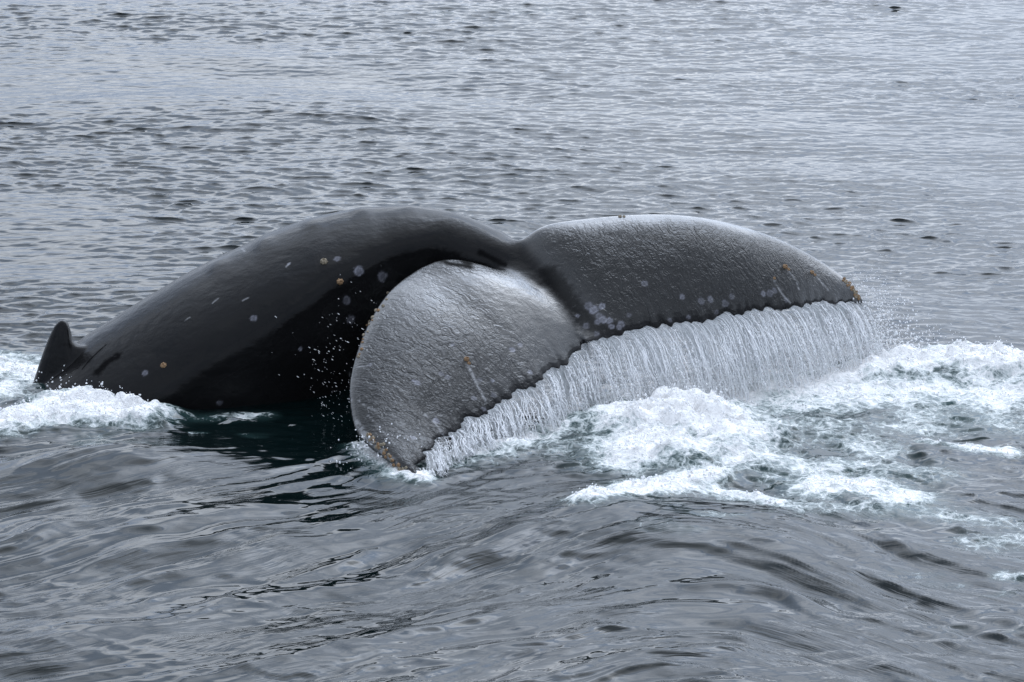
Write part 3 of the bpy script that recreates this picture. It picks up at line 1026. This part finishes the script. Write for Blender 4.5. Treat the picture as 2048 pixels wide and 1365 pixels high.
def curtain(Lb, name, label, lean, s0, s1, seed, dens0, throw):
    te, s = Lb['te'], Lb['s']
    g = np.random.default_rng(seed)
    layers = []
    NVV = 70
    sel = np.where((s >= s0) & (s <= s1))[0]
    tes = te[sel]
    n = 620
    si_ = np.linspace(0, len(sel) - 1, n)
    E0 = np.stack([np.interp(si_, np.arange(len(sel)), tes[:, k]) for k in range(3)], 1)
    su = np.interp(si_, np.arange(len(sel)), s[sel]) * Lb['span']
    VV, FF, AU, AVv, AD, AL = [], [], [], [], [], []
    offn = 0
    for ly in range(3):
        out = 0.05 + throw * (ly / 2) + 0.04 * fbm(su * 2, su * 0 + ly, 2, seed)
        h = np.maximum(E0[:, 2] - 0.0, 0.02) + 0.03
        v = np.linspace(0, 1, NVV)
        fall = h[:, None] * v[None] ** 1.0
        tfall = np.sqrt(np.maximum(fall, 0) / 4.9)
        lx = lean[0] * tfall * (1 + 0.5 * ly / 2)
        lyy = lean[1] * tfall * (0.4 + 0.8 * ly / 2)
        rid_ = 0.045 * (fbm(su[:, None] * 16 + 0 * v, v[None] * 1.2 + 0 * su[:, None], 3, seed + ly * 7) - 0.5) * smooth(0, 0.3, v)[None]
        rid2 = 0.020 * (fbm(su[:, None] * 60 + 0 * v, v[None] * 6 + 0 * su[:, None], 2, seed + 3 + ly * 7) - 0.5) * smooth(0, 0.2, v)[None]
        Pq = np.empty((n, NVV, 3))
        Pq[..., 0] = E0[:, 0][:, None] + lx + rid2 + 0.02 * smooth(0, .2, v)[None] * (fbm(su[:, None] * 7 + 0 * v, v[None] * 2 + 0 * su[:, None], 2, seed + 40) - .5)
        Pq[..., 1] = E0[:, 1][:, None] + lyy - out[:, None] * smooth(0, 0.5, v)[None] + rid_
        Pq[..., 2] = E0[:, 2][:, None] + 0.005 - fall
        d = dens0 + 0.24 * (fbm(su[:, None] * 5 + 0 * v, v[None] * 0.8 + 0 * su[:, None], 4, seed + 9 + ly) - 0.5) * 2 - 0.05 * ly - 0.07 * smooth(0.35, 0.9, v)[None] - 0.10 * smooth(0.55, 1.0, v)[None] * (ly == 2) + 0.04 * (1 - smooth(0, 0.25, v))[None]
        VV.append(Pq.reshape(-1, 3)); FF.append(grid_faces(n, NVV, offn)); offn += n * NVV
        AU.append((su[:, None] + 0 * v[None]).ravel()); AVv.append(fall.ravel()); AD.append(d.ravel()); AL.append(np.full(n * NVV, ly * 3.3 + seed))
        layers.append(Pq)
    me = mesh_np(name, np.vstack(VV), np.vstack(FF))
    attr(me, 'su', np.concatenate(AU)); attr(me, 'sv', np.concatenate(AVv)); attr(me, 'dens', np.concatenate(AD)); attr(me, 'layer', np.concatenate(AL))
    link(name, me, M_CURT, kind='stuff', label=label, cat='water')
    return layers


lay_far = curtain(far, 'water_curtain', 'white sheet of water falling from the far fluke edge', (0.46, -0.30), 0.0, 1.0, 21, 0.495, 0.10)
lay_near = curtain(near, 'water_curtain', 'white sheet of water falling from the near fluke edge', (0.34, -0.30), 0.0, 0.86, 33, 0.495, 0.09)

# beaded strands running down in front of the sheets
g = np.random.default_rng(77)
C, R, ST, DR = [], [], [], []
for layers, ns in ((lay_far, 420), (lay_near, 280)):
    for k in range(ns):
        ly = layers[g.integers(1, 3)]
        i = int(g.integers(0, ly.shape[0]))
        a = int(g.integers(0, 40)); b = min(69, a + int(g.integers(10, 45)))
        rr = g.uniform(0.0016, 0.0036) * (1.7 if k % 6 == 0 else 1.0)
        for v in range(a, b):
            if g.random() < 0.72:
                p0 = ly[i, v] + np.array([g.normal(0, 0.003), -0.012 + g.normal(0, 0.008), g.normal(0, 0.004)])
                d = ly[i, min(v + 1, 69)] - ly[i, max(v - 1, 0)]
                C.append(p0); R.append(rr * g.uniform(0.6, 1.35)); ST.append(g.uniform(1.2, 3.2)); DR.append(d + np.array([0, 0, -1e-4]))
me = drops_mesh('strands', np.array(C), np.array(R), np.array(ST), np.array(DR))
link('water_strands', me, M_DROP, kind='stuff', label='beaded strands of water running down before both falling sheets', cat='water')

# thin white threads where the sheets have torn, each with its own run and waver
TV, TF, toff = [], [], 0
g2 = np.random.default_rng(78)
for layers, ns in ((lay_far, 560), (lay_near, 330)):
    hubs = g2.integers(0, layers[0].shape[0], 60)
    for k in range(ns):
        ly = layers[g2.integers(1, 3)]
        i = int(np.clip(hubs[g2.integers(0, 60)] + g2.normal(0, 9), 0, ly.shape[0] - 1)) if k % 3 else int(g2.integers(0, ly.shape[0]))
        a = int(70 * g2.random() ** 2.2 * 0.8)
        b = min(69, a + int(g2.integers(12, 62)))
        if b - a < 6:
            continue
        vv = np.arange(a, b + 1, 2)
        path = ly[i, vv].copy()
        ph = g2.uniform(0, 6.28)
        drift = g2.normal(0, 0.03)
        tt = np.linspace(0, 1, len(vv))
        path[:, 0] += 0.004 * np.sin(tt * g2.uniform(6, 22) + ph) + drift * tt ** 2
        path[:, 1] += -0.014 + 0.006 * np.sin(tt * 9 + ph)
        rad = g2.uniform(0.0016, 0.0042) * (0.35 + 0.65 * np.sin(np.pi * np.clip(tt * 0.92 + 0.06, 0, 1))) * (0.75 + 0.5 * g2.random(len(vv)))
        ringv = np.array([(1, 0), (0, -1), (-1, 0), (0, 1)])
        V = path[:, None, :] + np.concatenate([ringv, np.zeros((4, 1))], 1)[None] * rad[:, None, None]
        n_ = len(vv)
        i_, j_ = np.meshgrid(np.arange(n_ - 1), np.arange(4), indexing='ij')
        TF.append(np.stack([(i_ * 4 + j_).ravel(), (i_ * 4 + (j_ + 1) % 4).ravel(), ((i_ + 1) * 4 + (j_ + 1) % 4).ravel(), ((i_ + 1) * 4 + j_).ravel()], 1) + toff)
        TV.append(V.reshape(-1, 3))
        toff += n_ * 4
link('water_threads', mesh_np('threads', np.vstack(TV), np.vstack(TF)), M_DROP, kind='stuff', label='thin white threads of water trailing below the torn fluke edges', cat='water')

# spray: droplets flung off the tips, over the foam and under the near fluke
C, R, ST, DR = [], [], [], []
def spray(px, py, Yd, sx, sy, sz, n, r0, r1, stretch=1.3, d=(0.2, 0, -1)):
    c = at(px, py, Yd)
    for _ in range(n):
        q = c + np.array([g.normal(0, sx), g.normal(0, sy), g.normal(0, sz)])
        if q[2] < float(water_z(q[0], q[1])) + 0.004:
            continue
        C.append(q); R.append(r0 * (r1 / r0) ** g.random() ** 1.6); ST.append(g.uniform(1, stretch)); DR.append(np.array(d) + g.normal(0, 0.25, 3))
spray(1745, 600, 20.5, .09, .10, .10, 260, .0025, .007)
spray(1775, 650, 20.5, .10, .12, .12, 420, .0025, .008)
spray(1800, 700, 20.5, .16, .15, .10, 420, .003, .010)
spray(1880, 705, 20.6, .22, .2, .07, 160, .003, .010)
spray(1715, 560, 20.6, .05, .05, .05, 70, .002, .005)
for xx, yy, nn in ((690, 620, 120), (675, 680, 220), (670, 740, 320), (675, 800, 380), (690, 850, 300), (620, 700, 90)):
    spray(xx, yy, 19.0, .11, .12, .11, int(nn * 0.16), .0010, .0032, 5.0, (1.4, 0, -1))
spray(760, 900, 18.05, .12, .08, .07, 300, .003, .009)
spray(820, 935, 18.0, .10, .06, .03, 140, .003, .008)
spray(150, 760, 19.7, .20, .15, .05, 160, .003, .009)
spray(230, 765, 19.6, .16, .12, .04, 110, .003, .008)
spray(1215, 830, 19.1, .06, .1, .06, 120, .003, .009)
spray(1180, 890, 18.7, .06, .1, .05, 120, .003, .009)
spray(1330, 790, 19.3, .2, .12, .06, 200, .003, .009)
spray(2000, 715, 20.6, .25, .2, .04, 90, .003, .009)
me = drops_mesh('spray', np.array(C), np.array(R), np.array(ST), np.array(DR))
link('water_spray', me, M_DROP, kind='stuff', label='droplets of spray flung round the flukes and foam', cat='water')

# froth: small blobs crowding the thick foam
fw = np.clip(foam_n - 0.62, 0, 1) * inview * dX * dY
fw = (fw / fw.sum()).ravel()
idx = g.choice(len(fw), 3500, p=fw)
base_ = WV[idx]
rr = 0.003 * (0.010 / 0.003) ** (g.random(len(idx)) ** 1.8)
lf = lift.ravel()[idx]
C = base_ + np.stack([g.normal(0, 0.012, len(idx)), g.normal(0, 0.012, len(idx)), np.abs(g.normal(0, 1, len(idx))) * (0.004 + 0.10 * lf)], 1)
me = drops_mesh('froth', C, rr)
link('foam', me, M_DROP, kind='stuff', label='white froth thrown up on the boiling foam', cat='foam')
